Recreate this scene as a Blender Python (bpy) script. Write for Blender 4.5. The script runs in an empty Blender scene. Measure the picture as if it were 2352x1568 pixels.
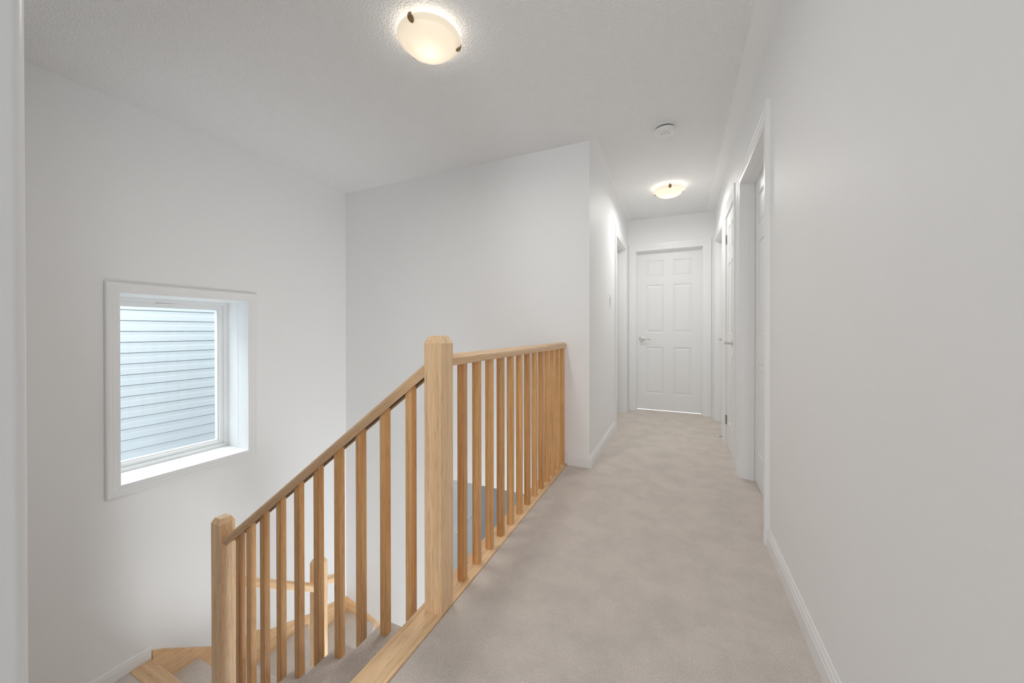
import bpy, bmesh, math, random
from mathutils import Vector, Matrix

# ------------------------------------------------------------------ camera, world, light
SC = bpy.context.scene
COL = SC.collection
cam_data = bpy.data.cameras.new('camera')
cam = bpy.data.objects.new('camera', cam_data)
COL.objects.link(cam)
cam_data.sensor_width = 36.0
cam_data.lens = 836.94 / 2352 * 36.0
cam_data.shift_y = (762.59 - 784) / 2352
cam_data.clip_start = 0.02
cam.location = (0, 0, 1.026)
cam.rotation_euler = (Matrix.Rotation(math.radians(24.436), 4, 'Z') @
                      Matrix.Rotation(math.radians(90 - 0.2434), 4, 'X') @
                      Matrix.Rotation(math.radians(-0.0551), 4, 'Z')).to_euler()
SC.camera = cam

SC.view_settings.view_transform = 'Standard'
SC.view_settings.look = 'None'
SC.view_settings.gamma = 1
SC.view_settings.use_curve_mapping = False
SC.view_settings.exposure = 0.39
SC.cycles.max_bounces = 16
SC.cycles.diffuse_bounces = 7
SC.cycles.transparent_max_bounces = 16

world = bpy.data.worlds.new('overcast_sky')
SC.world = world
world.use_nodes = True
bg = world.node_tree.nodes['Background']
bg.inputs['Color'].default_value = (0.84, 0.93, 1.0, 1)
bg.inputs['Strength'].default_value = 3.3


def area(name, loc, rot, sx, sy, watts, col=(1, 1, 1)):
    l = bpy.data.lights.new(name, 'AREA')
    l.shape = 'RECTANGLE'
    l.size, l.size_y, l.energy, l.color = sx, sy, watts, col
    o = bpy.data.objects.new(name, l)
    COL.objects.link(o)
    o.location = loc
    o.rotation_euler = rot
    return o


# fill light added behind the camera, outside a made-up rear window
area('rear_fill_light', (-0.2, -3.02, 1.35), (math.radians(93), 0, 0), 0.7, 1.5, 16, (0.94, 0.975, 1.0))
# daylight coming down from the strip of sky between the houses, through the stair window
area('stair_window_daylight', (-4.05, 1.404, 1.95), (math.radians(90 - 56), 0, math.radians(-90)), 1.0, 0.5, 10, (0.94, 0.975, 1.0)).data.spread = math.radians(75)
# fill light added in the ground floor hall, aimed up the stairwell
area('ground_floor_fill', (0.15, 1.45, -2.1), (math.radians(132), 0, math.radians(42)), 1.2, 1.2, 41, (0.93, 0.975, 1.0))

# ------------------------------------------------------------------ measures
XL, XR, XH, YB, YE, ZC = -3.117, 0.399, -0.598, 2.713, 4.924, 2.44
TREAD, RISE = 0.259, 0.186


# ------------------------------------------------------------------ node helpers
def newmat(name):
    m = bpy.data.materials.new(name)
    m.use_nodes = True
    nt = m.node_tree
    b = nt.nodes['Principled BSDF']
    return m, nt, b


def N(nt, t, **kw):
    n = nt.nodes.new(t)
    for k, v in kw.items():
        if k in n.inputs:
            n.inputs[k].default_value = v
        else:
            setattr(n, k, v)
    return n


def bump(nt, b, height, strength, dist):
    bn = N(nt, 'ShaderNodeBump', Strength=strength, Distance=dist)
    nt.links.new(height, bn.inputs['Height'])
    nt.links.new(bn.outputs['Normal'], b.inputs['Normal'])
    return bn


def mat_paint(name, col, rough=0.6, bump_s=0.0, scale=220, spec=0.3):
    m, nt, b = newmat(name)
    b.inputs['Base Color'].default_value = (*col, 1)
    b.inputs['Roughness'].default_value = rough
    b.inputs['Specular IOR Level'].default_value = spec
    if bump_s:
        tc = N(nt, 'ShaderNodeTexCoord')
        no = N(nt, 'ShaderNodeTexNoise', Scale=scale, Detail=2.0)
        nt.links.new(tc.outputs['Object'], no.inputs['Vector'])
        bump(nt, b, no.outputs['Fac'], bump_s, 0.002)
    return m


def mat_metal(name, col, rough):
    m, nt, b = newmat(name)
    b.inputs['Base Color'].default_value = (*col, 1)
    b.inputs['Metallic'].default_value = 1
    b.inputs['Roughness'].default_value = rough
    tc = N(nt, 'ShaderNodeTexCoord')
    no = N(nt, 'ShaderNodeTexNoise', Scale=90.0)
    nt.links.new(tc.outputs['Object'], no.inputs['Vector'])
    bump(nt, b, no.outputs['Fac'], 0.04, 0.001)
    return m


def mat_ceiling():
    """knock-down stipple with a smooth painted border along the hall walls"""
    m, nt, b = newmat('stippled_ceiling_paint')
    b.inputs['Base Color'].default_value = (0.95, 0.95, 0.95, 1)
    b.inputs['Roughness'].default_value = 0.85
    b.inputs['Specular IOR Level'].default_value = 0.18
    tc = N(nt, 'ShaderNodeTexCoord')
    n1 = N(nt, 'ShaderNodeTexNoise', Scale=105.0, Detail=3.0, Roughness=0.55)
    nt.links.new(tc.outputs['Object'], n1.inputs['Vector'])
    ramp = N(nt, 'ShaderNodeValToRGB')
    ramp.color_ramp.elements[0].position = 0.40
    ramp.color_ramp.elements[1].position = 0.62
    nt.links.new(n1.outputs['Fac'], ramp.inputs['Fac'])
    bump(nt, b, ramp.outputs['Color'], 0.7, 0.004)
    return m


def mat_carpet():
    m, nt, b = newmat('beige_cut_pile_carpet')
    tc = N(nt, 'ShaderNodeTexCoord')
    fine = N(nt, 'ShaderNodeTexNoise', Scale=330.0, Detail=3.0, Roughness=0.6)
    mid = N(nt, 'ShaderNodeTexNoise', Scale=70.0, Detail=2.0)
    big = N(nt, 'ShaderNodeTexNoise', Scale=6.0, Detail=5.0, Roughness=0.65)
    for n in (fine, mid, big):
        nt.links.new(tc.outputs['Object'], n.inputs['Vector'])
    r1 = N(nt, 'ShaderNodeValToRGB')
    r1.color_ramp.elements[0].position = 0.30
    r1.color_ramp.elements[0].color = (0.70, 0.62, 0.56, 1)
    r1.color_ramp.elements[1].position = 0.62
    r1.color_ramp.elements[1].color = (1.0, 0.925, 0.86, 1)
    nt.links.new(fine.outputs['Fac'], r1.inputs['Fac'])
    r2 = N(nt, 'ShaderNodeValToRGB')
    r2.color_ramp.elements[0].position = 0.36
    r2.color_ramp.elements[0].color = (0.925, 0.92, 0.915, 1)
    r2.color_ramp.elements[1].position = 0.60
    r2.color_ramp.elements[1].color = (1.03, 1.02, 1.01, 1)
    nt.links.new(big.outputs['Fac'], r2.inputs['Fac'])
    mx = N(nt, 'ShaderNodeMix', data_type='RGBA', blend_type='MULTIPLY')
    mx.inputs['Factor'].default_value = 1.0
    nt.links.new(r1.outputs['Color'], mx.inputs['A'])
    nt.links.new(r2.outputs['Color'], mx.inputs['B'])
    nt.links.new(mx.outputs['Result'], b.inputs['Base Color'])
    b.inputs['Roughness'].default_value = 1.0
    b.inputs['Specular IOR Level'].default_value = 0.0
    b.inputs['Sheen Weight'].default_value = 0.1
    add = N(nt, 'ShaderNodeMath', operation='ADD')
    nt.links.new(fine.outputs['Fac'], add.inputs[0])
    nt.links.new(mid.outputs['Fac'], add.inputs[1])
    bump(nt, b, add.outputs['Value'], 0.9, 0.007)
    return m


def mat_wood(name, axis, light=(0.95, 0.685, 0.43), dark=(0.79, 0.52, 0.285), var=0.35, pore=0.5):
    """clear-finished oak, grain running along one local axis"""
    m, nt, b = newmat(name)
    tc = N(nt, 'ShaderNodeTexCoord')
    oi = N(nt, 'ShaderNodeObjectInfo')
    mul = N(nt, 'ShaderNodeMath', operation='MULTIPLY')
    mul.inputs[1].default_value = 37.0
    nt.links.new(oi.outputs['Random'], mul.inputs[0])
    comb = N(nt, 'ShaderNodeCombineXYZ')
    for i in range(3):
        nt.links.new(mul.outputs['Value'], comb.inputs[i])
    add = N(nt, 'ShaderNodeVectorMath', operation='ADD')
    nt.links.new(tc.outputs['Object'], add.inputs[0])
    nt.links.new(comb.outputs['Vector'], add.inputs[1])

    def mapped(along, across):
        mp = N(nt, 'ShaderNodeMapping')
        s = [across] * 3
        s[axis] = along
        mp.inputs['Scale'].default_value = s
        nt.links.new(add.outputs['Vector'], mp.inputs['Vector'])
        return mp.outputs['Vector']
    grain = N(nt, 'ShaderNodeTexNoise', Scale=1.0, Detail=5.0, Roughness=0.6, Distortion=0.6)
    nt.links.new(mapped(1.6, 42), grain.inputs['Vector'])
    r = N(nt, 'ShaderNodeValToRGB')
    r.color_ramp.elements[0].position = 0.32
    r.color_ramp.elements[0].color = (*dark, 1)
    r.color_ramp.elements[1].position = 0.60
    r.color_ramp.elements[1].color = (*light, 1)
    nt.links.new(grain.outputs['Fac'], r.inputs['Fac'])
    pores = N(nt, 'ShaderNodeTexNoise', Scale=1.0, Detail=2.0)
    nt.links.new(mapped(14, 480), pores.inputs['Vector'])
    r2 = N(nt, 'ShaderNodeValToRGB')
    r2.color_ramp.elements[0].position = 0.30
    r2.color_ramp.elements[0].color = (1 - pore * 0.6, 1 - pore * 0.68, 1 - pore * 0.75, 1)
    r2.color_ramp.elements[1].position = 0.46
    r2.color_ramp.elements[1].color = (1, 1, 1, 1)
    nt.links.new(pores.outputs['Fac'], r2.inputs['Fac'])
    mx = N(nt, 'ShaderNodeMix', data_type='RGBA', blend_type='MULTIPLY')
    mx.inputs['Factor'].default_value = 1.0
    nt.links.new(r.outputs['Color'], mx.inputs['A'])
    nt.links.new(r2.outputs['Color'], mx.inputs['B'])
    # each stick of timber has its own tone
    tone = N(nt, 'ShaderNodeValToRGB')
    tone.color_ramp.elements[0].color = (1 - var * 0.45, 1 - var * 0.62, 1 - var * 0.80, 1)
    tone.color_ramp.elements[1].color = (1.04, 1.04, 1.02, 1)
    e = tone.color_ramp.elements.new(0.5)
    e.color = (1.0, 0.97, 0.93, 1)
    nt.links.new(oi.outputs['Random'], tone.inputs['Fac'])
    mx2 = N(nt, 'ShaderNodeMix', data_type='RGBA', blend_type='MULTIPLY')
    mx2.inputs['Factor'].default_value = 1.0
    nt.links.new(mx.outputs['Result'], mx2.inputs['A'])
    nt.links.new(tone.outputs['Color'], mx2.inputs['B'])
    nt.links.new(mx2.outputs['Result'], b.inputs['Base Color'])
    b.inputs['Roughness'].default_value = 0.36
    b.inputs['Specular IOR Level'].default_value = 0.5
    b.inputs['Coat Weight'].default_value = 0.12
    b.inputs['Coat Roughness'].default_value = 0.25
    bump(nt, b, grain.outputs['Fac'], 0.06, 0.001)
    return m


def mat_opal():
    m, nt, b = newmat('lit_opal_glass')
    b.inputs['Base Color'].default_value = (0.80, 0.775, 0.73, 1)
    b.inputs['Roughness'].default_value = 0.18
    b.inputs['Emission Color'].default_value = (1.0, 0.87, 0.66, 1)
    b.inputs['Emission Strength'].default_value = 0.25
    tr = N(nt, 'ShaderNodeBsdfTranslucent')
    tr.inputs['Color'].default_value = (1.0, 0.95, 0.86, 1)
    mixs = N(nt, 'ShaderNodeMixShader')
    mixs.inputs['Fac'].default_value = 0.23
    thin = N(nt, 'ShaderNodeBsdfTransparent')
    thin.inputs['Color'].default_value = (1.0, 0.97, 0.92, 1)
    mix2 = N(nt, 'ShaderNodeMixShader')
    mix2.inputs['Fac'].default_value = 0.03
    out = nt.nodes['Material Output']
    nt.links.new(b.outputs['BSDF'], mixs.inputs[1])
    nt.links.new(tr.outputs['BSDF'], mixs.inputs[2])
    nt.links.new(mixs.outputs['Shader'], mix2.inputs[1])
    nt.links.new(thin.outputs['BSDF'], mix2.inputs[2])
    nt.links.new(mix2.outputs['Shader'], out.inputs['Surface'])
    return m


def mat_glass():
    m, nt, b = newmat('window_glass')
    nt.nodes.remove(b)
    t = N(nt, 'ShaderNodeBsdfTransparent')
    t.inputs['Color'].default_value = (0.96, 0.98, 0.98, 1)
    g = N(nt, 'ShaderNodeBsdfGlossy', Roughness=0.02)
    lw = N(nt, 'ShaderNodeLayerWeight')
    pw = N(nt, 'ShaderNodeMath', operation='POWER')
    pw.inputs[1].default_value = 5.0
    nt.links.new(lw.outputs['Facing'], pw.inputs[0])
    fr = N(nt, 'ShaderNodeMapRange')
    fr.inputs['To Min'].default_value = 0.035
    fr.inputs['To Max'].default_value = 0.9
    nt.links.new(pw.outputs['Value'], fr.inputs['Value'])
    mixs = N(nt, 'ShaderNodeMixShader')
    nt.links.new(fr.outputs['Result'], mixs.inputs['Fac'])
    nt.links.new(t.outputs['BSDF'], mixs.inputs[1])
    nt.links.new(g.outputs['BSDF'], mixs.inputs[2])
    nt.links.new(mixs.outputs['Shader'], nt.nodes['Material Output'].inputs['Surface'])
    return m


WALL = mat_paint('wall_paint', (0.905, 0.908, 0.91), 0.55, 0.10, 180)
TRIM = mat_paint('trim_paint', (0.89, 0.895, 0.895), 0.32, 0.02, 60, 0.5)
DOORP = mat_paint('door_paint', (0.88, 0.885, 0.885), 0.38, 0.02, 80, 0.45)
VINYL = mat_paint('window_vinyl', (0.86, 0.86, 0.86), 0.3, 0.01, 40, 0.5)
PLASTIC = mat_paint('white_plastic', (0.85, 0.85, 0.84), 0.35, 0.01, 40, 0.5)
DARKGAP = mat_paint('dark_vent_slot', (0.06, 0.06, 0.06), 0.7, 0.02, 60)
SIDING = mat_paint('pale_vinyl_siding', (0.83, 0.86, 0.88), 0.45, 0.03, 150)
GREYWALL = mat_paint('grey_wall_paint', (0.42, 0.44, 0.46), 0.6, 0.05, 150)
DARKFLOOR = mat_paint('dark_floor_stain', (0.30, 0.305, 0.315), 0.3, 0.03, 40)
CEIL = mat_ceiling()
SMOOTHCEIL = mat_paint('smooth_ceiling_paint', (0.935, 0.935, 0.935), 0.7, 0.03, 120)
CARPET = mat_carpet()
WX, WY, WZ = (mat_wood('oak_grain_' + n, i) for i, n in enumerate(('length', 'depth', 'height')))
BALUSTER = mat_wood('oak_baluster_grain', 2, (0.88, 0.535, 0.25), (0.70, 0.385, 0.15), 0.4)
GROOVE_SHADE = mat_wood('dark_groove_shade', 0, (0.05, 0.03, 0.02), (0.025, 0.015, 0.01), 0.1)  # near-black colour paints in the shade of the groove beneath the rail
NICKEL = mat_metal('satin_nickel', (0.62, 0.60, 0.57), 0.28)
STEEL = mat_metal('hinge_steel', (0.42, 0.42, 0.41), 0.35)
BRONZE = mat_metal('aged_brass', (0.36, 0.25, 0.14), 0.5)
OPAL = mat_opal()
GLASS = mat_glass()


# ------------------------------------------------------------------ mesh helpers
class MB:
    def __init__(self):
        self.bm = bmesh.new()

    def box(self, x0, x1, y0, y1, z0, z1):
        v = [self.bm.verts.new(p) for p in ((x0, y0, z0), (x1, y0, z0), (x1, y1, z0), (x0, y1, z0),
                                            (x0, y0, z1), (x1, y0, z1), (x1, y1, z1), (x0, y1, z1))]
        for f in ((0, 3, 2, 1), (4, 5, 6, 7), (0, 1, 5, 4), (1, 2, 6, 5), (2, 3, 7, 6), (3, 0, 4, 7)):
            self.bm.faces.new([v[i] for i in f])
        return self

    def face(self, pts):
        self.bm.faces.new([self.bm.verts.new(p) for p in pts])

    def loft(self, rings, close=True, caps=True):
        rs = [[self.bm.verts.new(p) for p in r] for r in rings]
        n = len(rs[0])
        for a, b in zip(rs, rs[1:]):
            for i in range(n if close else n - 1):
                j = (i + 1) % n
                self.bm.faces.new((a[i], a[j], b[j], b[i]))
        if caps and close:
            self.bm.faces.new(rs[0][::-1])
            self.bm.faces.new(rs[-1])
        return rs

    def prism(self, poly, z0, z1):
        self.loft([[(x, y, z0) for x, y in poly], [(x, y, z1) for x, y in poly]])
        return self

    def lathe(self, prof, seg=48, c=(0, 0, 0)):
        rings = []
        for r, z in prof:
            if r < 1e-6:
                rings.append([self.bm.verts.new((c[0], c[1], c[2] + z))])
            else:
                rings.append([self.bm.verts.new((c[0] + r * math.cos(2 * math.pi * i / seg),
                                                 c[1] + r * math.sin(2 * math.pi * i / seg), c[2] + z)) for i in range(seg)])
        for a, b in zip(rings, rings[1:]):
            for i in range(seg):
                j = (i + 1) % seg
                if len(a) == 1 and len(b) == 1:
                    continue
                if len(a) == 1:
                    self.bm.faces.new((a[0], b[j], b[i]))
                elif len(b) == 1:
                    self.bm.faces.new((a[i], a[j], b[0]))
                else:
                    self.bm.faces.new((a[i], a[j], b[j], b[i]))
        return self

    def tube(self, pts, rad, seg=12):
        """round rod along points; rad a number or a list"""
        rings = []
        for i, p in enumerate(pts):
            p = Vector(p)
            a = Vector(pts[max(i - 1, 0)])
            b = Vector(pts[min(i + 1, len(pts) - 1)])
            d = (b - a).normalized()
            u = d.orthogonal().normalized() if i == 0 else (u - d * u.dot(d)).normalized()
            w = d.cross(u)
            r = rad[i] if isinstance(rad, (list, tuple)) else rad
            rings.append([p + (u * math.cos(2 * math.pi * k / seg) + w * math.sin(2 * math.pi * k / seg)) * r for k in range(seg)])
        self.loft(rings)
        return self

    def bevel(self, w, seg=2):
        bmesh.ops.bevel(self.bm, geom=list(self.bm.edges), offset=w, segments=seg, affect='EDGES', profile=0.6)
        return self

    def move(self, M):
        bmesh.ops.transform(self.bm, matrix=M, verts=self.bm.verts)
        return self

    def build(self, name, mat, parent=None, smooth=False, weld=False):
        if weld:
            bmesh.ops.remove_doubles(self.bm, verts=self.bm.verts, dist=1e-5)
        bmesh.ops.recalc_face_normals(self.bm, faces=self.bm.faces)
        me = bpy.data.meshes.new(name)
        self.bm.to_mesh(me)
        self.bm.free()
        for mm in (mat if isinstance(mat, (list, tuple)) else [mat]):
            me.materials.append(mm)
        if smooth:
            me.shade_smooth()
            try:
                me.set_sharp_from_angle(angle=math.radians(smooth if smooth > 1 else 35))
            except Exception:
                pass
        o = bpy.data.objects.new(name, me)
        COL.objects.link(o)
        if parent is not None:
            o.parent = parent
        return o


def tag(o, label=None, cat=None, group=None, kind=None):
    for k, v in (('label', label), ('category', cat), ('group', group), ('kind', kind)):
        if v:
            o[k] = v
    return o


def empty(name, loc=(0, 0, 0), rz=0.0):
    o = bpy.data.objects.new(name, None)
    COL.objects.link(o)
    o.empty_display_size = 0.1
    o.location = loc
    o.rotation_euler = (0, 0, rz)
    return o


def structure(o, label, cat):
    return tag(o, label, cat, kind='structure')


def sweep(path, prof, M, closed=False):
    """prof (offset, out) swept along a polyline path (a, b) with mitred corners; M(a, b, out) -> xyz.
    offset is measured to the left of the walking direction."""
    mb = MB()
    n = len(path)
    rings = []
    for i in range(n):
        p = Vector(path[i])
        dirs = []
        if closed or i > 0:
            dirs.append((p - Vector(path[i - 1])).normalized())
        if closed or i < n - 1:
            dirs.append((Vector(path[(i + 1) % n]) - p).normalized())
        ns = [Vector((-d.y, d.x)) for d in dirs]
        if len(ns) == 2:
            m = ns[0] + ns[1]
            m = m / (1 + ns[0].dot(ns[1]))
        else:
            m = ns[0]
        rings.append([M(p.x + m.x * o, p.y + m.y * o, q) for o, q in prof])
    if closed:
        rings.append(rings[0])
    mb.loft(rings, caps=not closed)
    return mb


CASING = [(0, 0), (0, .009), (.007, .0115), (.030, .0125), (.034, .0155), (.054, .017), (.058, .020), (.078, .021), (.085, .018), (.085, 0)]
BASE = [(0, 0), (0, .013), (.056, .013), (.060, .0105), (.070, .0105), (.078, .006), (.085, .004), (.085, 0)]


def wall(name, axis, at, out, thick, a0, a1, z0, z1, holes=(), mat=None, label='', cat='wall'):
    """wall slab: face at coordinate `at` on `axis` (0 x, 1 y), thickness towards -out; holes (a0,a1,b0,b1)"""
    mb = MB()
    As = sorted({a0, a1, *[h[0] for h in holes], *[h[1] for h in holes]})
    Zs = sorted({z0, z1, *[h[2] for h in holes], *[h[3] for h in holes]})
    As = [a for a in As if a0 <= a <= a1]
    Zs = [z for z in Zs if z0 <= z <= z1]

    def solid(i, j):
        if i < 0 or j < 0 or i >= len(As) - 1 or j >= len(Zs) - 1:
            return False
        ca, cz = (As[i] + As[i + 1]) / 2, (Zs[j] + Zs[j + 1]) / 2
        return not any(h[0] < ca < h[1] and h[2] < cz < h[3] for h in holes)

    def P(a, z, d):
        c = at - out * d
        return (c, a, z) if axis == 0 else (a, c, z)
    for i in range(len(As) - 1):
        for j in range(len(Zs) - 1):
            if not solid(i, j):
                continue
            aa, ab, za, zb = As[i], As[i + 1], Zs[j], Zs[j + 1]
            for d in (0, thick):
                mb.face([P(aa, za, d), P(ab, za, d), P(ab, zb, d), P(aa, zb, d)])
            if not solid(i - 1, j):
                mb.face([P(aa, za, 0), P(aa, zb, 0), P(aa, zb, thick), P(aa, za, thick)])
            if not solid(i + 1, j):
                mb.face([P(ab, za, 0), P(ab, zb, 0), P(ab, zb, thick), P(ab, za, thick)])
            if not solid(i, j - 1):
                mb.face([P(aa, za, 0), P(ab, za, 0), P(ab, za, thick), P(aa, za, thick)])
            if not solid(i, j + 1):
                mb.face([P(aa, zb, 0), P(ab, zb, 0), P(ab, zb, thick), P(aa, zb, thick)])
    o = mb.build(name, mat or WALL, weld=True)
    return structure(o, label, cat)


# ------------------------------------------------------------------ the shell
WT = 0.116                                              # inner wall thickness
ZL = -2.79                                              # ground floor level
WIN = (1.039, 1.7695, 0.0786, 1.2588)
DA, DB, DC = (2.17, 2.95), (3.245, 3.775), (4.005, 4.73)   # doors in the right wall
DD = (3.985, 4.745)                                     # door in the hall's left wall
DE = (-0.486, 0.274)                                    # door in the end wall
ZD = 2.034
J = 0.018                                               # jamb board


def hole(d):
    return (d[0] - J, d[1] + J, 0.0, ZD + J)


wall('wall_left', 0, XL, 1, 0.40, 0.02, YB + 3.2, ZL - 0.1, ZC, [(WIN[0] - J, WIN[1] + J, WIN[2] - J, WIN[3] + J)],
     label='white stairwell wall holding the window', cat='wall')
wall('wall_back', 1, YB, -1, WT, XL, XH, ZL, ZC, [(-1.95, XH, ZL, -0.293)],
     label='white wall behind the balustrade at the far side of the stairwell')
wall('wall_hall_left', 0, XH, 1, WT, YB + WT, YE, 0.0, ZC, [hole(DD)],
     label='white wall on the left of the far hall with the light switch')
wall('wall_end', 1, YE, -1, WT, XH - WT, XR + WT, 0.0, ZC, [hole(DE)],
     label='white wall over the closed door at the end of the hall')
wall('wall_right', 0, XR, -1, WT, -2.88, YE, 0.0, ZC, [hole(DA), hole(DB), hole(DC)],
     label='long white wall on the right of the hall with three doors')
wall('wall_rear', 1, -2.88, 1, 0.12, -1.0, XR + WT, 0.0, ZC, [(-0.55, 0.15, 0.6, 2.1)],
     label='white wall at the near end of the hall with an added window opening')

# wall beside the top of the stair, its outer corner rounded
mb = MB()
x0, x1, y0, y1 = XL, -0.80, 0.045, 0.1790
rr = 0.014
corner = [(x1 - rr + rr * math.cos(t), y1 - rr + rr * math.sin(t)) for t in [math.pi / 2 * i / 8 for i in range(9)]]
CORNER_SHADE = mat_paint('shaded_corner_paint', (0.79, 0.79, 0.79), 0.32, 0.02, 60, 0.5)  # wall paint darkened so the corner's shade is put into its colour
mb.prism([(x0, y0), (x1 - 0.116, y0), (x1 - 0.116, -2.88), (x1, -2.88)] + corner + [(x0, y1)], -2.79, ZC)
structure(mb.build('wall_near', CORNER_SHADE, smooth=30), 'white wall corner with its shade put into the paint, close by at the left edge of the view', 'wall')

# ceiling: stippled field with a smooth border along the hall
mb = MB()
mb.box(XL - 0.1, 0.31, -3.0, YE + 0.1, ZC, ZC + 0.1)
ceiling = structure(mb.build('ceiling', CEIL), 'white stippled ceiling over the hall and stairwell', 'ceiling')
mb = MB()
mb.box(0.305, XR + WT, -3.0, YE + 0.1, ZC - 0.0006, ZC + 0.1)
mb.box(XH, -0.545, YB - 0.0, YE, ZC - 0.0012, ZC + 0.02)
structure(mb.build('trim_1', SMOOTHCEIL), 'smooth painted ceiling border beside the hall walls', 'trim')

# upper floor
mb = MB()
mb.prism([(-0.7655, 0.14), (-0.7655, YB), (XH - WT, YB), (XH - WT, YE + WT), (XR + WT, YE + WT), (XR + WT, -2.98), (-0.93, -2.98), (-0.93, 0.14)], -0.29, 0.0)
structure(mb.build('floor', CARPET), 'beige cut pile carpet of the upper hall', 'floor')
mb = MB()
mb.box(-0.845, -0.768, 0.176, YB, -0.29, -0.026)
structure(mb.build('trim_2', WALL), 'white painted floor edge under the oak nosing', 'trim')

# baseboards


def base_run(name, path, z, label):
    m = lambda a, b, q: (a, b, q)
    mb = MB()
    n = len(path)
    rings = []
    for i in range(n):
        p = Vector(path[i])
        ds = []
        if i > 0:
            ds.append((p - Vector(path[i - 1])).normalized())
        if i < n - 1:
            ds.append((Vector(path[i + 1]) - p).normalized())
        ns = [Vector((-d.y, d.x)) for d in ds]
        v = ns[0] if len(ns) == 1 else (ns[0] + ns[1]) / (1 + ns[0].dot(ns[1]))
        rings.append([(p.x + v.x * q, p.y + v.y * q, z + h) for h, q in BASE])
    mb.loft(rings)
    return structure(mb.build(name, TRIM), label, 'baseboard')


CW = 0.090                                              # casing plus reveal
base_run('baseboard_right', [(XR, -2.88), (XR, DA[0] - CW)], 0, 'white baseboard along the near part of the right wall')
base_run('baseboard_right_2', [(XR, DB[1] + CW), (XR, DC[0] - CW)], 0, 'short white baseboard between the narrow closet door and the open doorway')
base_run('baseboard_hall_left', [(XH, DD[0] - CW), (XH, YB), (-0.765, YB)], 0, 'white baseboard turning the hall corner beside the balustrade end')
base_run('baseboard_end_left', [(DE[0] - CW, YE), (XH, YE)], 0, 'sliver of white baseboard left of the end door')
base_run('baseboard_end_right', [(XR, YE), (DE[1] + CW, YE)], 0, 'short white baseboard right of the end door')
base_run('baseboard_left', [(XL, 1.175), (XL, 0.1790)], -1.100, 'white baseboard on the stair landing below the window')

# ------------------------------------------------------------------ doors


def m_right(a, b, q): return (XR - q, a, b)
def m_left(a, b, q): return (XH + q, a, b)
def m_end(a, b, q): return (a, YE - q, b)


def bx(mb, M, a0, a1, b0, b1, q0, q1):
    P = [M(a, b, q) for q in (q0, q1) for (a, b) in ((a0, b0), (a1, b0), (a1, b1), (a0, b1))]
    v = [mb.bm.verts.new(p) for p in P]
    for f in ((0, 1, 2, 3), (4, 5, 6, 7), (0, 1, 5, 4), (1, 2, 6, 5), (2, 3, 7, 6), (3, 0, 4, 7)):
        mb.bm.faces.new([v[i] for i in f])


def leaf_mesh(M, a0, a1, b0, b1, q, t, cols, rows):
    """six-panel moulded door: flat rails and stiles with sunk, fielded panels on both faces"""
    mb = MB()
    As = sorted({a0, a1, *[c for p in cols for c in p]})
    Bs = sorted({b0, b1, *[r for p in rows for r in p]})

    def is_panel(i, j):
        return any(abs(As[i] - c[0]) < 1e-6 for c in cols) and any(abs(Bs[j] - r[0]) < 1e-6 for r in rows)
    for side in (0, 1):
        d0 = q if side == 0 else q - t
        sgn = 1 if side == 0 else -1

        def rect(a, b, c, d, ins, dep):
            return [M(a + ins, c + ins, d0 + sgn * dep), M(b - ins, c + ins, d0 + sgn * dep),
                    M(b - ins, d - ins, d0 + sgn * dep), M(a + ins, d - ins, d0 + sgn * dep)]
        for i in range(len(As) - 1):
            for j in range(len(Bs) - 1):
                if is_panel(i, j):
                    lv = [(0, 0), (0.007, -0.0075), (0.014, -0.0085), (0.034, -0.0015)]
                    rings = [rect(As[i], As[i + 1], Bs[j], Bs[j + 1], a, b) for a, b in lv]
                    rs = mb.loft(rings, caps=False)
                    mb.bm.faces.new(rs[-1])
                else:
                    mb.face(rect(As[i], As[i + 1], Bs[j], Bs[j + 1], 0, 0))
    for (a, b, c, d) in ((a0, a0, b0, b1), (a1, a1, b0, b1)):
        mb.face([M(a, c, q), M(a, d, q), M(a, d, q - t), M(a, c, q - t)])
    for b in (b0, b1):
        mb.face([M(a0, b, q), M(a1, b, q), M(a1, b, q - t), M(a0, b, q - t)])
    return mb


def lever(leaf, M, a, b, q, sign, name='lever_handle'):
    """round rose with a curved lever along the door, pointing to sign"""
    mb = MB()
    mb.tube([M(a, b, q), M(a, b, q + 0.006), M(a, b, q + 0.009), M(a, b, q + 0.0091)], [0.031, 0.031, 0.027, 0.02], 28)
    mb.tube([M(a, b, q + 0.008), M(a, b, q + 0.045)], [0.0115, 0.0105], 16)
    pts = [M(a - sign * 0.008, b, q + 0.050), M(a + sign * 0.012, b + 0.001, q + 0.052), M(a + sign * 0.035, b + 0.003, q + 0.053),
           M(a + sign * 0.06, b + 0.001, q + 0.052), M(a + sign * 0.085, b - 0.004, q + 0.049), M(a + sign * 0.105, b - 0.005, q + 0.045)]
    mb.tube(pts, [0.010, 0.0115, 0.0095, 0.0080, 0.0072, 0.005], 14)
    o = mb.build(name, NICKEL, leaf, smooth=40)
    o['label'] = 'satin nickel lever handle'
    return o


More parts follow.
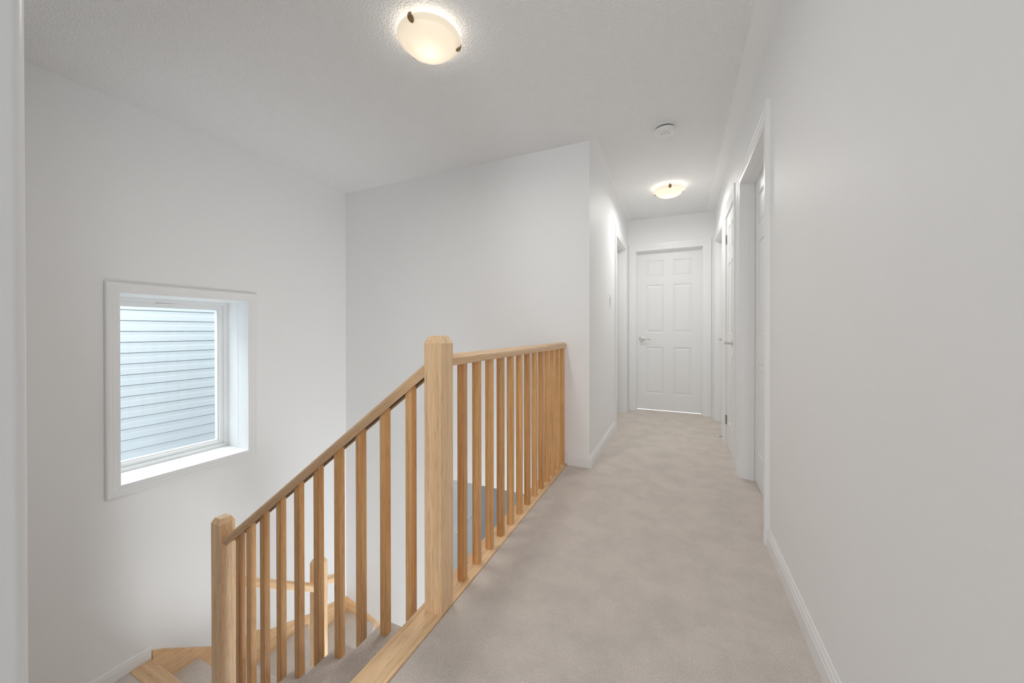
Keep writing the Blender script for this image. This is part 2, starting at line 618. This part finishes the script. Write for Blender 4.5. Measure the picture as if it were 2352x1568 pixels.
def door(n, d, M, q_leaf, label, gap=0.004, knob=None, hinges=None, thr=True):
    root = empty('door_%d' % n)
    structure(root, label, 'door')
    path = [(d[0] - 0.005, 0.0), (d[0] - 0.005, ZD + 0.005), (d[1] + 0.005, ZD + 0.005), (d[1] + 0.005, 0.0)]
    sweep(path, CASING, M).build('casing', TRIM, root, smooth=20)
    mb = MB()
    for (a0, a1, b0, b1) in ((d[0] - J, d[0], 0, ZD + J), (d[1], d[1] + J, 0, ZD + J), (d[0], d[1], ZD, ZD + J)):
        bx(mb, M, a0, a1, b0, b1, 0.0, -WT)
    mb.build('jamb', TRIM, root)
    # stop strip: on the hall side of a recessed leaf, behind a flush one
    s0, s1 = (q_leaf + 0.001, q_leaf + 0.032) if q_leaf < -0.04 else (q_leaf - 0.038, q_leaf - 0.070)
    mb = MB()
    for (a0, a1, b0, b1) in ((d[0], d[0] + 0.010, 0, ZD), (d[1] - 0.010, d[1], 0, ZD), (d[0] + 0.010, d[1] - 0.010, ZD - 0.010, ZD)):
        bx(mb, M, a0, a1, b0, b1, s0, s1)
    mb.build('door_stop_strip', TRIM, root)
    w = d[1] - d[0] - 0.006
    a0, a1 = d[0] + 0.003, d[1] - 0.003
    st = 0.112 if w > 0.6 else 0.095
    mid = 0.112 if w > 0.6 else 0.09
    pw = (w - 2 * st - mid) / 2
    cols = [(a0 + st, a0 + st + pw), (a1 - st - pw, a1 - st)]
    rows = [(0.217, 0.813), (1.0, 1.608), (1.712, 1.922)]
    leaf = leaf_mesh(M, a0, a1, gap, ZD - 0.004, q_leaf, 0.035, cols, rows).build('leaf', DOORP, root, weld=True)
    if knob:
        lever(leaf, M, knob[0], knob[1], q_leaf, knob[2])
    for hb in (hinges or []):
        mb = MB()
        ha = hinges_a
        pts = []
        for k in range(3):
            b0 = hb - 0.039 + k * 0.0265
            mb.tube([M(ha, b0, q_leaf + 0.007), M(ha, b0 + 0.025, q_leaf + 0.007)], 0.0065, 12)
        bx(mb, M, ha - 0.014, ha + 0.012, hb - 0.039, hb + 0.04, q_leaf + 0.0003, q_leaf + 0.0025)
        o = mb.build('hinge', STEEL, root, smooth=40)
        o['label'] = 'grey steel butt hinge'
    return root


hinges_a = DB[1] - 0.004
door(1, DE, m_end, -0.088, 'closed white six panel door at the end of the hall', gap=0.009, knob=(-0.421, 0.918, 1))
door(2, DA, m_right, -0.081, 'nearest white panel door, deeply recessed in the right wall')
door(3, DB, m_right, -0.004, 'narrow white closet door with two steel hinges and a lever in the right wall', knob=(3.36, 0.925, 1), hinges=[1.838, 0.226])
door(4, DC, m_right, -0.081, 'farthest white door in the right wall, next to the end door', knob=(4.655, 0.925, -1))
door(5, DD, m_left, -0.081, 'white recessed door in the left wall of the far hall')

# ------------------------------------------------------------------ window
win = structure(empty('window_1'), 'white framed window over the stair landing looking on pale siding', 'window')
y0, y1, z0, z1 = WIN


def m_win(a, b, q): return (XL + q, a, b)


WCAS = [(0, 0), (0, .009), (.006, .0115), (.022, .0125), (.026, .0155), (.042, .017), (.046, .020), (.060, .021), (.066, .017), (.066, 0)]
sweep([(y0, z0), (y0, z1), (y1, z1), (y1, z0)], WCAS, m_win, closed=True).build('casing', TRIM, win, smooth=20)


def ring_frame(a0, a1, b0, b1, w, q0, q1, M):
    """rectangular frame, bars of width w inside a0..a1, b0..b1"""
    prof = [(0, q0), (0, q1), (-w, q1), (-w, q0)]
    return sweep([(a0, b0), (a0, b1), (a1, b1), (a1, b0)], prof, M, closed=True)


prof = [(J, 0.0), (0.0, 0.0), (0.0, -0.262), (J, -0.262)]
sweep([(y0, z0), (y0, z1), (y1, z1), (y1, z0)], [(J, 0), (0, 0), (0, -0.126), (-0.002, -0.127), (-0.002, -0.262), (J, -0.262)], m_win, closed=True).build('jamb_liner', TRIM, win)
fr = ring_frame(y0 - J, y1 + J, z0 - J, z1 + J, 0.018 + 0.030, -0.345, -0.262, m_win).build('frame', VINYL, win)
sash = ring_frame(y0 + 0.030, y1 - 0.030, z0 + 0.030, z1 - 0.030, 0.026, -0.335, -0.275, m_win).build('sash', VINYL, fr)
ring_frame(y0 + 0.056, y1 - 0.056, z0 + 0.056, z1 - 0.056, 0.009, -0.325, -0.290, m_win).build('glazing_bead', VINYL, sash)
mb = MB()
bx(mb, m_win, y0 + 0.056, y1 - 0.056, z0 + 0.056, z1 - 0.056, -0.310, -0.316)
mb.build('pane', GLASS, sash)
mb = MB()
bx(mb, m_win, 1.32, 1.42, z1 - 0.044, z1 - 0.034, -0.275, -0.262)
mb.build('sash_lock', VINYL, sash)

# unseen dark skin added outside to absorb light bouncing onto the siding
ABSORBER = mat_paint('dark_absorber', (0.20, 0.19, 0.185), 0.8, 0.1, 60)
wall('wall_absorber_skin', 0, XL - 0.402, -1, 0.05, 0.02, YB + 3.2, ZL - 0.1, ZC, [(WIN[0] - J, WIN[1] + J, WIN[2] - J, WIN[3] + J)],
     mat=ABSORBER, label='added dark outer skin round the stair window, absorbing stray light')

# made-up window in the rear wall, added to let light in
win2 = structure(empty('window_added'), 'added white framed window at the unseen near end of the hall, letting in fill light', 'window')


def m_rear(a, b, q): return (a, -2.88 + q, b)


sweep([(-0.55, 0.6), (-0.55, 2.1), (0.15, 2.1), (0.15, 0.6)], WCAS, m_rear, closed=True).build('casing', TRIM, win2)
ring_frame(-0.55, 0.15, 0.6, 2.1, 0.05, -0.11, -0.05, m_rear).build('frame', VINYL, win2)

# ------------------------------------------------------------------ neighbour's house beyond the window
nh = tag(empty('neighbour_house', (-4.70, 0.5, -3.0)), 'neighbouring house wall of pale horizontal vinyl siding outside the window', 'house')
mb = MB()
CO = 0.1015
pts = []
zz = -0.0 + 0.004
zb = 0.0
ncourse = 62
prof = []
off = 0.0665                                            # puts a course edge at the measured height
for k in range(ncourse):
    zb = k * CO + off
    prof += [(-0.015, zb), (0.022, zb), (0.022, zb + 0.004), (0.0205, zb + 0.050), (0.0175, zb + 0.060), (0.0165, zb + CO - 0.0050), (-0.015, zb + CO - 0.0050)]
rings = []
for yy in (-5.0, 6.0):
    rings.append([(x, yy, z) for x, z in prof])
mb.loft(rings, close=False, caps=False)
mb.box(-0.2, -0.016, -5.0, 6.0, 0.0, ncourse * CO + off)
mb.build('siding', SIDING, nh)

# ------------------------------------------------------------------ staircase
st = tag(empty('staircase', (0, 0, 0)), 'carpeted stair with oak skirt boards turning down beside the wall', 'staircase')
YS0, YS1 = 0.1810, 1.172
WL, WB = XL + 0.002, YB - 0.002                        # carpet stops a hair short of the walls                                # upper flight between the near wall and its open side


def rounded_step(x_front, x_back, y0, y1, ztop, h, r=0.017):
    """carpeted step: nosing at x_front (towards -x), rolled edge"""
    mb = MB()
    prof = [(x_back, ztop - h), (x_back, ztop)]
    for i in range(7):
        t = math.pi / 2 + math.pi * i / 6
        prof.append((x_front + r + r * math.cos(t), ztop - r + r * math.sin(t)))
    prof += [(x_front + 0.026, ztop - 2 * r - 0.002), (x_front + 0.026, ztop - h)]
    e = 0.012
    rings = []
    for y, k in ((y0, 0), (y1 - e, 0), (y1 - e * 0.3, 0.3), (y1, 1.0)):
        rings.append([(x, y, z - (k * e * 0.6 if z > ztop - 0.004 else 0)) for x, z in prof])
    mb.loft(rings)
    return mb


XN0 = -0.868
for k in range(1, 6):
    xf, xb = XN0 - TREAD * k + (0.0255 if k == 5 else 0), XN0 - TREAD * (k - 1) + 0.026
    o = rounded_step(xf, xb, YS0, YS1, -RISE * k, RISE + 0.20).build('carpeted_step', CARPET, st, smooth=40)
mb = MB()
mb.box(XN0 + 0.026, -0.846, YS0, YS1 - 0.01, -0.386, -0.027)
mb.build('riser', CARPET, st)

# landing and its oak nosing
XI = XN0 - TREAD * 5                                    # inner line of the lower flight
ZLAND = -1.100
mb = MB()
mb.prism([(WL, YS0), (XI + 0.026, YS0), (XI + 0.026, 1.07), (WL, 1.07)], ZLAND - 0.25, ZLAND)
mb.build('landing', CARPET, st)
mb = MB()
mb.box(XL + 0.0145, XI + 0.0255, 1.07, 1.172, ZLAND - 0.028, ZLAND + 0.005).bevel(0.005)
o = mb.build('landing_nosing', WX, st)
o['label'] = 'oak nosing strip on the landing edge'
mb = MB()
mb.box(WL, XI, 1.0, 1.150, ZLAND - RISE - 0.2, ZLAND - 0.0285)
mb.build('riser', CARPET, st)


def poly_step(poly, ztop, h, r=0.014):
    mb = MB()
    mb.prism(poly, ztop - h, ztop)
    top = [e for e in mb.bm.edges if all(abs(v.co.z - ztop) < 1e-6 for v in e.verts)]
    bmesh.ops.bevel(mb.bm, geom=top, offset=r, segments=3, affect='EDGES', profile=0.5)
    return mb


z = -6 * RISE + 0.010
XS = XI + 0.02                                          # inner edge of the lower flight
YP = 1.69
z -= RISE
poly_step([(WL, 1.151), (XS, 1.151), (XS, 1.43), (WL, 1.43)], z, RISE + 0.2).build('carpeted_step', CARPET, st, smooth=40)
z -= RISE
XP, YPN = -2.2360, 1.620                                # the square post stands in a notch of the treads
poly_step([(WL, 1.405), (XS, 1.405), (XS, YPN), (XP, YPN), (XP, YP), (WL, YP)], z, RISE + 0.2).build('carpeted_step', CARPET, st, smooth=40)
PX, PY = XS, 1.72
wl = PX - WL
t30 = math.tan(math.radians(30))
y30, y60 = PY + wl * t30, None
hb = WB - PY
x60 = PX - hb * t30
z -= RISE
poly_step([(WL, YP - 0.025), (XP, YP - 0.025), (XP, PY - 0.002), (WL, y30)], z, RISE + 0.2).build('carpeted_step', CARPET, st, smooth=40)
z -= RISE
poly_step([(PX - 0.002, PY), (x60, WB), (WL, WB), (WL, y30 - 0.02)], z, RISE + 0.2).build('carpeted_step', CARPET, st, smooth=40)
z -= RISE
poly_step([(PX, PY), (PX, WB), (x60 - 0.02, WB)], z, RISE + 0.2).build('carpeted_step', CARPET, st, smooth=40)
for k in range(3):
    z -= RISE
    poly_step([(PX - 0.024 + TREAD * k, PY), (PX + TREAD * (k + 1), PY), (PX + TREAD * (k + 1), WB), (PX - 0.024 + TREAD * k, WB)],
              z, min(RISE + 0.2, z - ZL)).build('carpeted_step', CARPET, st, smooth=40)


def skirt(path_top, M, zbot, name, label=None):
    """moulded oak skirt board: path_top = (a, z) from one end to the other, bottom at zbot"""
    mb = MB()
    body, cap1, cap2 = [], [], []
    d1, d2 = 0.030, 0.014
    for q0, q1, lo, hi in ((0.0015, 0.0205, 10, d1), (0.0015, 0.0165, d1, d2), (0.0015, 0.0115, d2, 0.0)):
        rf, rb = [], []
        for (p, pz) in path_top:
            pass
        a = [(p, (zbot if lo == 10 else pz - lo)) for p, pz in path_top]
        b = [(p, pz - hi) for p, pz in path_top]
        for i in range(len(path_top) - 1):
            quad = [a[i], a[i + 1], b[i + 1], b[i]]
            mb.loft([[M(u, v, q0) for u, v in quad], [M(u, v, q1) for u, v in quad]])
    return mb.build(name, WX if M is m_back else WY, st)


def m_back(a, b, q): return (a, YB - q, b)


skirt([(1.176, -1.095), (1.182, -1.050), (1.235, -1.083), (1.54, -1.309), (1.70, -1.385), (1.82, -1.400), (1.925, -1.478), (2.074, -1.530), (2.284, -1.604), (YB - 0.002, -1.716)],
      m_win, -2.3, 'skirt_board')
skirt([(XL + 0.012, -1.716), (-2.678, -1.845), (-2.20, -2.06), (-1.96, -2.23)], m_back, -2.6, 'skirt_board')

# oak nosing along the open edge of the upper floor
mb = MB()
mb.box(-0.868, -0.768, 0.178, YB - 0.001, -0.026, 0.005)
mb.bevel(0.006)
nos = tag(mb.build('floor_nosing', WY), 'flat oak nosing strip edging the hall carpet beneath the balustrade', 'floor trim')

# ------------------------------------------------------------------ balustrades


def newel(name, cx, cy, w, z0, z1, parent, label=None):
    mb = MB()
    h = w / 2
    ch, dz = 0.013, 0.027
    rings = []
    for k, zz in ((h, z0), (h, z1 - dz), (h - ch, z1)):
        rings.append([(cx - k, cy - k, zz), (cx + k, cy - k, zz), (cx + k, cy + k, zz), (cx - k, cy + k, zz)])
    mb.loft(rings)
    vert = [e for e in mb.bm.edges if abs(e.verts[0].co.x - e.verts[1].co.x) < 1e-6 and abs(e.verts[0].co.y - e.verts[1].co.y) < 1e-6]
    bmesh.ops.bevel(mb.bm, geom=vert, offset=0.0016, segments=2, affect='EDGES')
    o = mb.build(name, WZ, parent)
    if label:
        o['label'] = label
    return o


def rail_profile(w=0.066, h=0.044):
    """rounded handrail section with a ploughed groove beneath: (across, up), up = 0 at the top"""
    p = []
    for i in range(9):
        t = math.radians(-10 + 200 * i / 8)
        p.append((w / 2 * math.cos(t), -0.020 + 0.020 * math.sin(t)))
    p += [(-w / 2 + 0.004, -0.030), (-w / 2 + 0.008, -h), (-0.021, -h), (-0.021, -h + 0.008), (0.021, -h + 0.008), (0.021, -h), (w / 2 - 0.008, -h), (w / 2 - 0.004, -0.030)]
    return p


def rail(name, length, parent, cut0=0.0, cut1=0.0, w=0.066, h=0.044):
    """handrail along local +x; cut = slope of the end faces (plumb cuts)"""
    mb = MB()
    pr = rail_profile(w, h)
    mb.loft([[(cut0 * u, a, u) for a, u in pr], [(length + cut1 * u, a, u) for a, u in pr]])
    return mb.build(name, WX, parent, smooth=40)


def slope_to(o, loc, direction):
    """turn local +x to the given direction keeping local y level"""
    d = Vector(direction).normalized()
    y = Vector((0, 0, 1)).cross(d).normalized()
    zz = d.cross(y)
    M = Matrix((d, y, zz)).transposed().to_4x4()
    o.matrix_basis = Matrix.Translation(loc) @ M


# hall balustrade
CX = -0.8045
NW = 0.0755
hall = tag(empty('hall_balustrade', (CX, 1.9, 0.005)),
           'level oak balustrade along the hall edge from the tall newel post to the wall', 'railing')
I = Matrix.Translation((-CX, -1.9, -0.005))


def at_parent(o, root):
    o.matrix_parent_inverse = Matrix.Translation(-root.location)
    return o


YNC = 1.077 + NW / 2
n1 = at_parent(newel('newel_post', CX, YNC, NW, 0.005, 1.007, hall, 'tall square oak newel post with chamfered top'), hall)
hr = rail('handrail', YB - 0.0005 - (YNC + NW / 2), hall)
slope_to(hr, Vector((CX, YNC + NW / 2, 0.937)) - hall.location, (0, 1, 0))
BW = 0.031


def baluster(x, y, zbot, ztop, root, first=None, cut=0.0):
    mb = MB()
    h = BW / 2
    ring0 = [(-h, -h, zbot), (h, -h, zbot), (h, h, zbot), (-h, h, zbot)]
    ring1 = [(a, b, ztop + a * cut) for a, b, _ in ring0]
    mb.loft([ring0, ring1])
    vert = [e for e in mb.bm.edges if abs(e.verts[0].co.x - e.verts[1].co.x) < 1e-6 and abs(e.verts[0].co.y - e.verts[1].co.y) < 1e-6]
    bmesh.ops.bevel(mb.bm, geom=vert, offset=0.002, segments=2, affect='EDGES')
    o = mb.build('baluster', BALUSTER, root)
    o.location = Vector((x, y, 0)) - root.location
    return o


for i in range(13):
    yf = 1.261 + 0.1185 * i
    baluster(CX, yf + BW / 2, 0.005, 0.937 - 0.0355, hall)

# stair balustrade down the open side of the upper flight
SL = 0.742
stair_b = tag(empty('stair_balustrade', (-1.5, 1.115, 0)),
              'sloping oak balustrade going down the upper flight to a square post on the landing', 'railing')
CY = 1.1155


def rail_z(x):                                          # top of the sloping rail
    return 0.907 + SL * (x + 0.856)


xl = -2.107
xu = CX - NW / 2 - 0.001
L = math.hypot(xu - (xl - 0.03), (xu - (xl - 0.03)) * SL)
srail = rail('handrail', L, stair_b, cut0=-SL, cut1=0.0)
d = Vector((-1, 0, -SL)).normalized()
slope_to(srail, Vector((xu, CY, rail_z(xu))) - stair_b.location, d)
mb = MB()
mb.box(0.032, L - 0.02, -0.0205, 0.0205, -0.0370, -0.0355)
gr = mb.build('groove', GROOVE_SHADE, srail)
gr['label'] = 'dark strip painting in the groove shade under the sloping handrail'
n2 = at_parent(newel('newel_post', -2.181, CY, NW, ZLAND + 0.006, 0.049, stair_b, 'square oak post at the foot of the sloping rail'), stair_b)
xr = [-0.921, -1.051, -1.182, -1.309, -1.438, -1.568, -1.696, -1.820, -1.930, -2.018]
for x in xr:
    xc = x - BW / 2
    k = int((XN0 - xc) / TREAD) + 1
    baluster(xc, CY + 0.002, -RISE * k + 0.0006, rail_z(xc) - 0.0355 * math.hypot(1, SL), stair_b, cut=SL)

# lower balustrade round the turn of the stair
low_b = tag(empty('winder_balustrade', (-2.18, 1.67, -1.674)),
            'low oak handrail and square post beyond the sloping balusters at the stair turn', 'railing')
NY2 = 1.675
at_parent(newel('newel_post', -2.181, NY2, NW, -9 * RISE + 0.011, -0.490, low_b), low_b)


def low_z(y):
    return -0.393 - 0.726 * (y - 1.305)


ya, yb = CY + NW / 2 + 0.001, NY2 - NW / 2
r1 = rail('handrail', math.hypot(yb - ya, low_z(yb) - low_z(ya)), low_b, cut0=-0.726, cut1=-0.726)
slope_to(r1, Vector((-2.181, ya, low_z(ya))) - low_b.location, (0, 1, -0.726))
r2 = rail('handrail', 0.145, low_b)
slope_to(r2, Vector((-2.181, NY2 + NW / 2, -0.640)) - low_b.location, (0, 1, -0.38))
baluster(-2.175, NY2 + NW / 2 + 0.112, -11 * RISE + 0.0106, -0.715, low_b)

# ------------------------------------------------------------------ ceiling lights


def ceiling_light(cx, cy, angs, label, watts, down):
    root = tag(empty('ceiling_light', (cx, cy, ZC)), label, 'ceiling light', 'ceiling lights of the upper hall')
    mb = MB()
    mb.lathe([(0, 0), (0.105, 0), (0.105, -0.012), (0.095, -0.018), (0.02, -0.018), (0.02, -0.030), (0.0, -0.030)], 40)
    mb.build('ceiling_pan', VINYL, root, smooth=40)
    mb = MB()
    R = 0.146
    mb.lathe([(R, -0.030), (R + 0.0015, -0.034), (R, -0.038), (0.132, -0.045), (0.1285, -0.0475), (0.1265, -0.052), (0.122, -0.060), (0.108, -0.074), (0.085, -0.087), (0.050, -0.097),
              (0.020, -0.1005), (0, -0.101)], 64)
    mb.lathe([(0, -0.097), (0.020, -0.0965), (0.050, -0.093), (0.085, -0.083), (0.106, -0.070), (0.119, -0.057), (0.1245, -0.046), (0.130, -0.041), (R - 0.003, -0.033), (R, -0.030)], 64)
    sh = mb.build('glass_shade', OPAL, root, smooth=50, weld=True)
    sh['label'] = 'frosted cream glass bowl, lit'
    for a in angs:
        mb = MB()
        ca, sa = math.cos(a), math.sin(a)
        # leaf-shaped brass clip hooked over the rim
        sec = []
        for (r, zz, hw) in ((R - 0.006, -0.0245, 0.004), (R + 0.005, -0.0265, 0.007), (R + 0.006, -0.038, 0.011), (R - 0.001, -0.0435, 0.014), (R - 0.010, -0.0480, 0.013), (R - 0.017, -0.0515, 0.007), (R - 0.019, -0.0530, 0.003)):
            t = 0.0018
            sec.append([(r * ca - hw * sa, r * sa + hw * ca, zz + t), (r * ca + hw * sa, r * sa - hw * ca, zz + t),
                        (r * ca + hw * sa, r * sa - hw * ca, zz - t), (r * ca - hw * sa, r * sa + hw * ca, zz - t)])
        mb.loft(sec)
        mb.tube([(r_ * ca, r_ * sa, z_) for r_, z_ in ((0.09, -0.013), (R - 0.004, -0.0255))], 0.0025, 8)
        c = mb.build('clip', BRONZE, root)
        c['label'] = 'aged brass clip'
    l = bpy.data.lights.new('bulb', 'POINT')
    l.energy = watts
    l.color = (1.0, 0.965, 0.92)
    l.shadow_soft_size = 0.022
    lo = bpy.data.objects.new('bulb', l)
    COL.objects.link(lo)
    lo.parent = root
    lo.location = (0, 0, -0.046)
    g = bpy.data.lights.new('bowl_light', 'AREA')       # what the lit bowl throws down into the hall
    g.shape = 'DISK'
    g.size = 0.24
    g.energy = down
    g.color = (1.0, 0.985, 0.955)
    go = bpy.data.objects.new('bowl_light', g)
    COL.objects.link(go)
    go.parent = root
    go.location = (0, 0, -0.106)
    go.visible_camera = False
    return root


def ang(cx, cy, px, py): return math.atan2(py - cy, px - cx)


C1 = (-1.0735, 1.417)
ceiling_light(*C1, [ang(*C1, -1.066, 1.283), ang(*C1, -0.973, 1.51), ang(*C1, -1.208, 1.484)],
              'round cream glass flush light on the ceiling above the stairwell', 0.5, 6.3)
C2 = (-0.078, 3.915)
a0 = ang(*C2, -0.066, 3.773)
ceiling_light(*C2, [a0, a0 + 2.094, a0 - 2.094], 'round cream glass flush light on the ceiling at the far end of the hall', 0.55, 6.0)

# ------------------------------------------------------------------ smoke alarm
sd = tag(empty('smoke_alarm', (-0.082, 2.75, ZC)), 'round white smoke alarm on the hall ceiling', 'smoke alarm')
MB().lathe([(0, 0), (0.071, 0), (0.073, -0.004), (0.072, -0.011), (0.066, -0.013), (0, -0.013)], 48).build('mounting_plate', PLASTIC, sd, smooth=40)
o = MB().lathe([(0, -0.013), (0.060, -0.013), (0.060, -0.021), (0, -0.021)], 48).build('vent_slot', DARKGAP, sd, smooth=40)
o['label'] = 'dark vent slot'
MB().lathe([(0, -0.021), (0.065, -0.021), (0.068, -0.024), (0.067, -0.036), (0.062, -0.044), (0.050, -0.048), (0.030, -0.0495), (0, -0.050)], 48).build('cover', PLASTIC, sd, smooth=40)
MB().lathe([(0, -0.0495), (0.021, -0.0485), (0.021, -0.0535), (0.018, -0.0535), (0.018, -0.0500), (0.014, -0.0500), (0.013, -0.0545), (0, -0.055)], 32, (0.012, -0.012, 0)).build('test_button', PLASTIC, sd, smooth=40)
MB().lathe([(0, -0.047), (0.0030, -0.047), (0.0030, -0.0515), (0, -0.052)], 12, (-0.020, -0.010, 0)).build('indicator_lamp', DARKGAP, sd, smooth=40)

# ------------------------------------------------------------------ light switch
ls = tag(empty('light_switch', (XH, 3.63, 1.311)), 'white light switch on the left hall wall before the recessed door', 'light switch')
mb = MB()
mb.box(0, 0.006, -0.037, 0.037, -0.0605, 0.0605).bevel(0.0025)
mb.build('wall_plate', PLASTIC, ls)
mb = MB()
mb.loft([[(0.0061, y, z) for y, z in ((-0.0165, -0.033), (0.0165, -0.033), (0.0165, 0.033), (-0.0165, 0.033))],
         [(x, y, z) for x, y, z in ((0.0085, -0.016, -0.0325), (0.0085, 0.016, -0.0325), (0.012, 0.016, 0.0325), (0.012, -0.016, 0.0325))]])
mb.build('rocker', PLASTIC, ls)

# ------------------------------------------------------------------ spring door stop on the baseboard
ds = tag(empty('door_stop', (XR - 0.013, 3.876, 0.045)), 'small spring door stop on the baseboard beyond the closet door', 'door stop')
mb = MB()
mb.tube([(0, 0, 0), (-0.004, 0, 0), (-0.007, 0, 0)], [0.010, 0.010, 0.007], 14)
pts = []
for i in range(150):
    t = i / 149
    a = t * 2 * math.pi * 8
    pts.append((-0.007 - 0.030 * t, 0.006 * math.cos(a), 0.006 * math.sin(a)))
mb.tube(pts, 0.0014, 6)
o = mb.build('spring', NICKEL, ds, smooth=60)
o['label'] = 'metal spring'
MB().tube([(-0.035, 0, 0), (-0.045, 0, 0), (-0.048, 0, 0)], [0.0075, 0.0075, 0.005], 14).build('rubber_tip', PLASTIC, ds, smooth=60)

# ------------------------------------------------------------------ ground floor glimpsed below
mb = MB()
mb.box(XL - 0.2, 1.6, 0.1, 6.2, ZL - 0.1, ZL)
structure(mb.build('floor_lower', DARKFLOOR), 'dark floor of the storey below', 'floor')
mb = MB()
mb.box(XL, 1.6, YB + WT, 6.2, -0.293, -0.2)
mb.box(-0.74, 1.6, YB - 0.3, YB + WT, -0.30, -0.292)
structure(mb.build('ceiling_lower', WALL), 'white ceiling of the storey below', 'ceiling')
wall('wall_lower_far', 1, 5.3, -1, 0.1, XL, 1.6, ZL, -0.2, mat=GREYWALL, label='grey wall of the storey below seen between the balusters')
wall('wall_lower_side', 0, 1.5, -1, 0.1, 0.1, 6.2, ZL, -0.29, label='white side wall of the storey below')
wall('wall_lower_near', 1, 0.1, 1, 0.1, XL, 1.6, ZL, -0.29, label='white near wall of the storey below')
mb = MB()
mb.box(XL, XL + 0.06, 4.75, 5.28, -2.09, -2.05)
structure(mb.build('trim_3', TRIM), 'white sill on the wall of the storey below', 'trim')
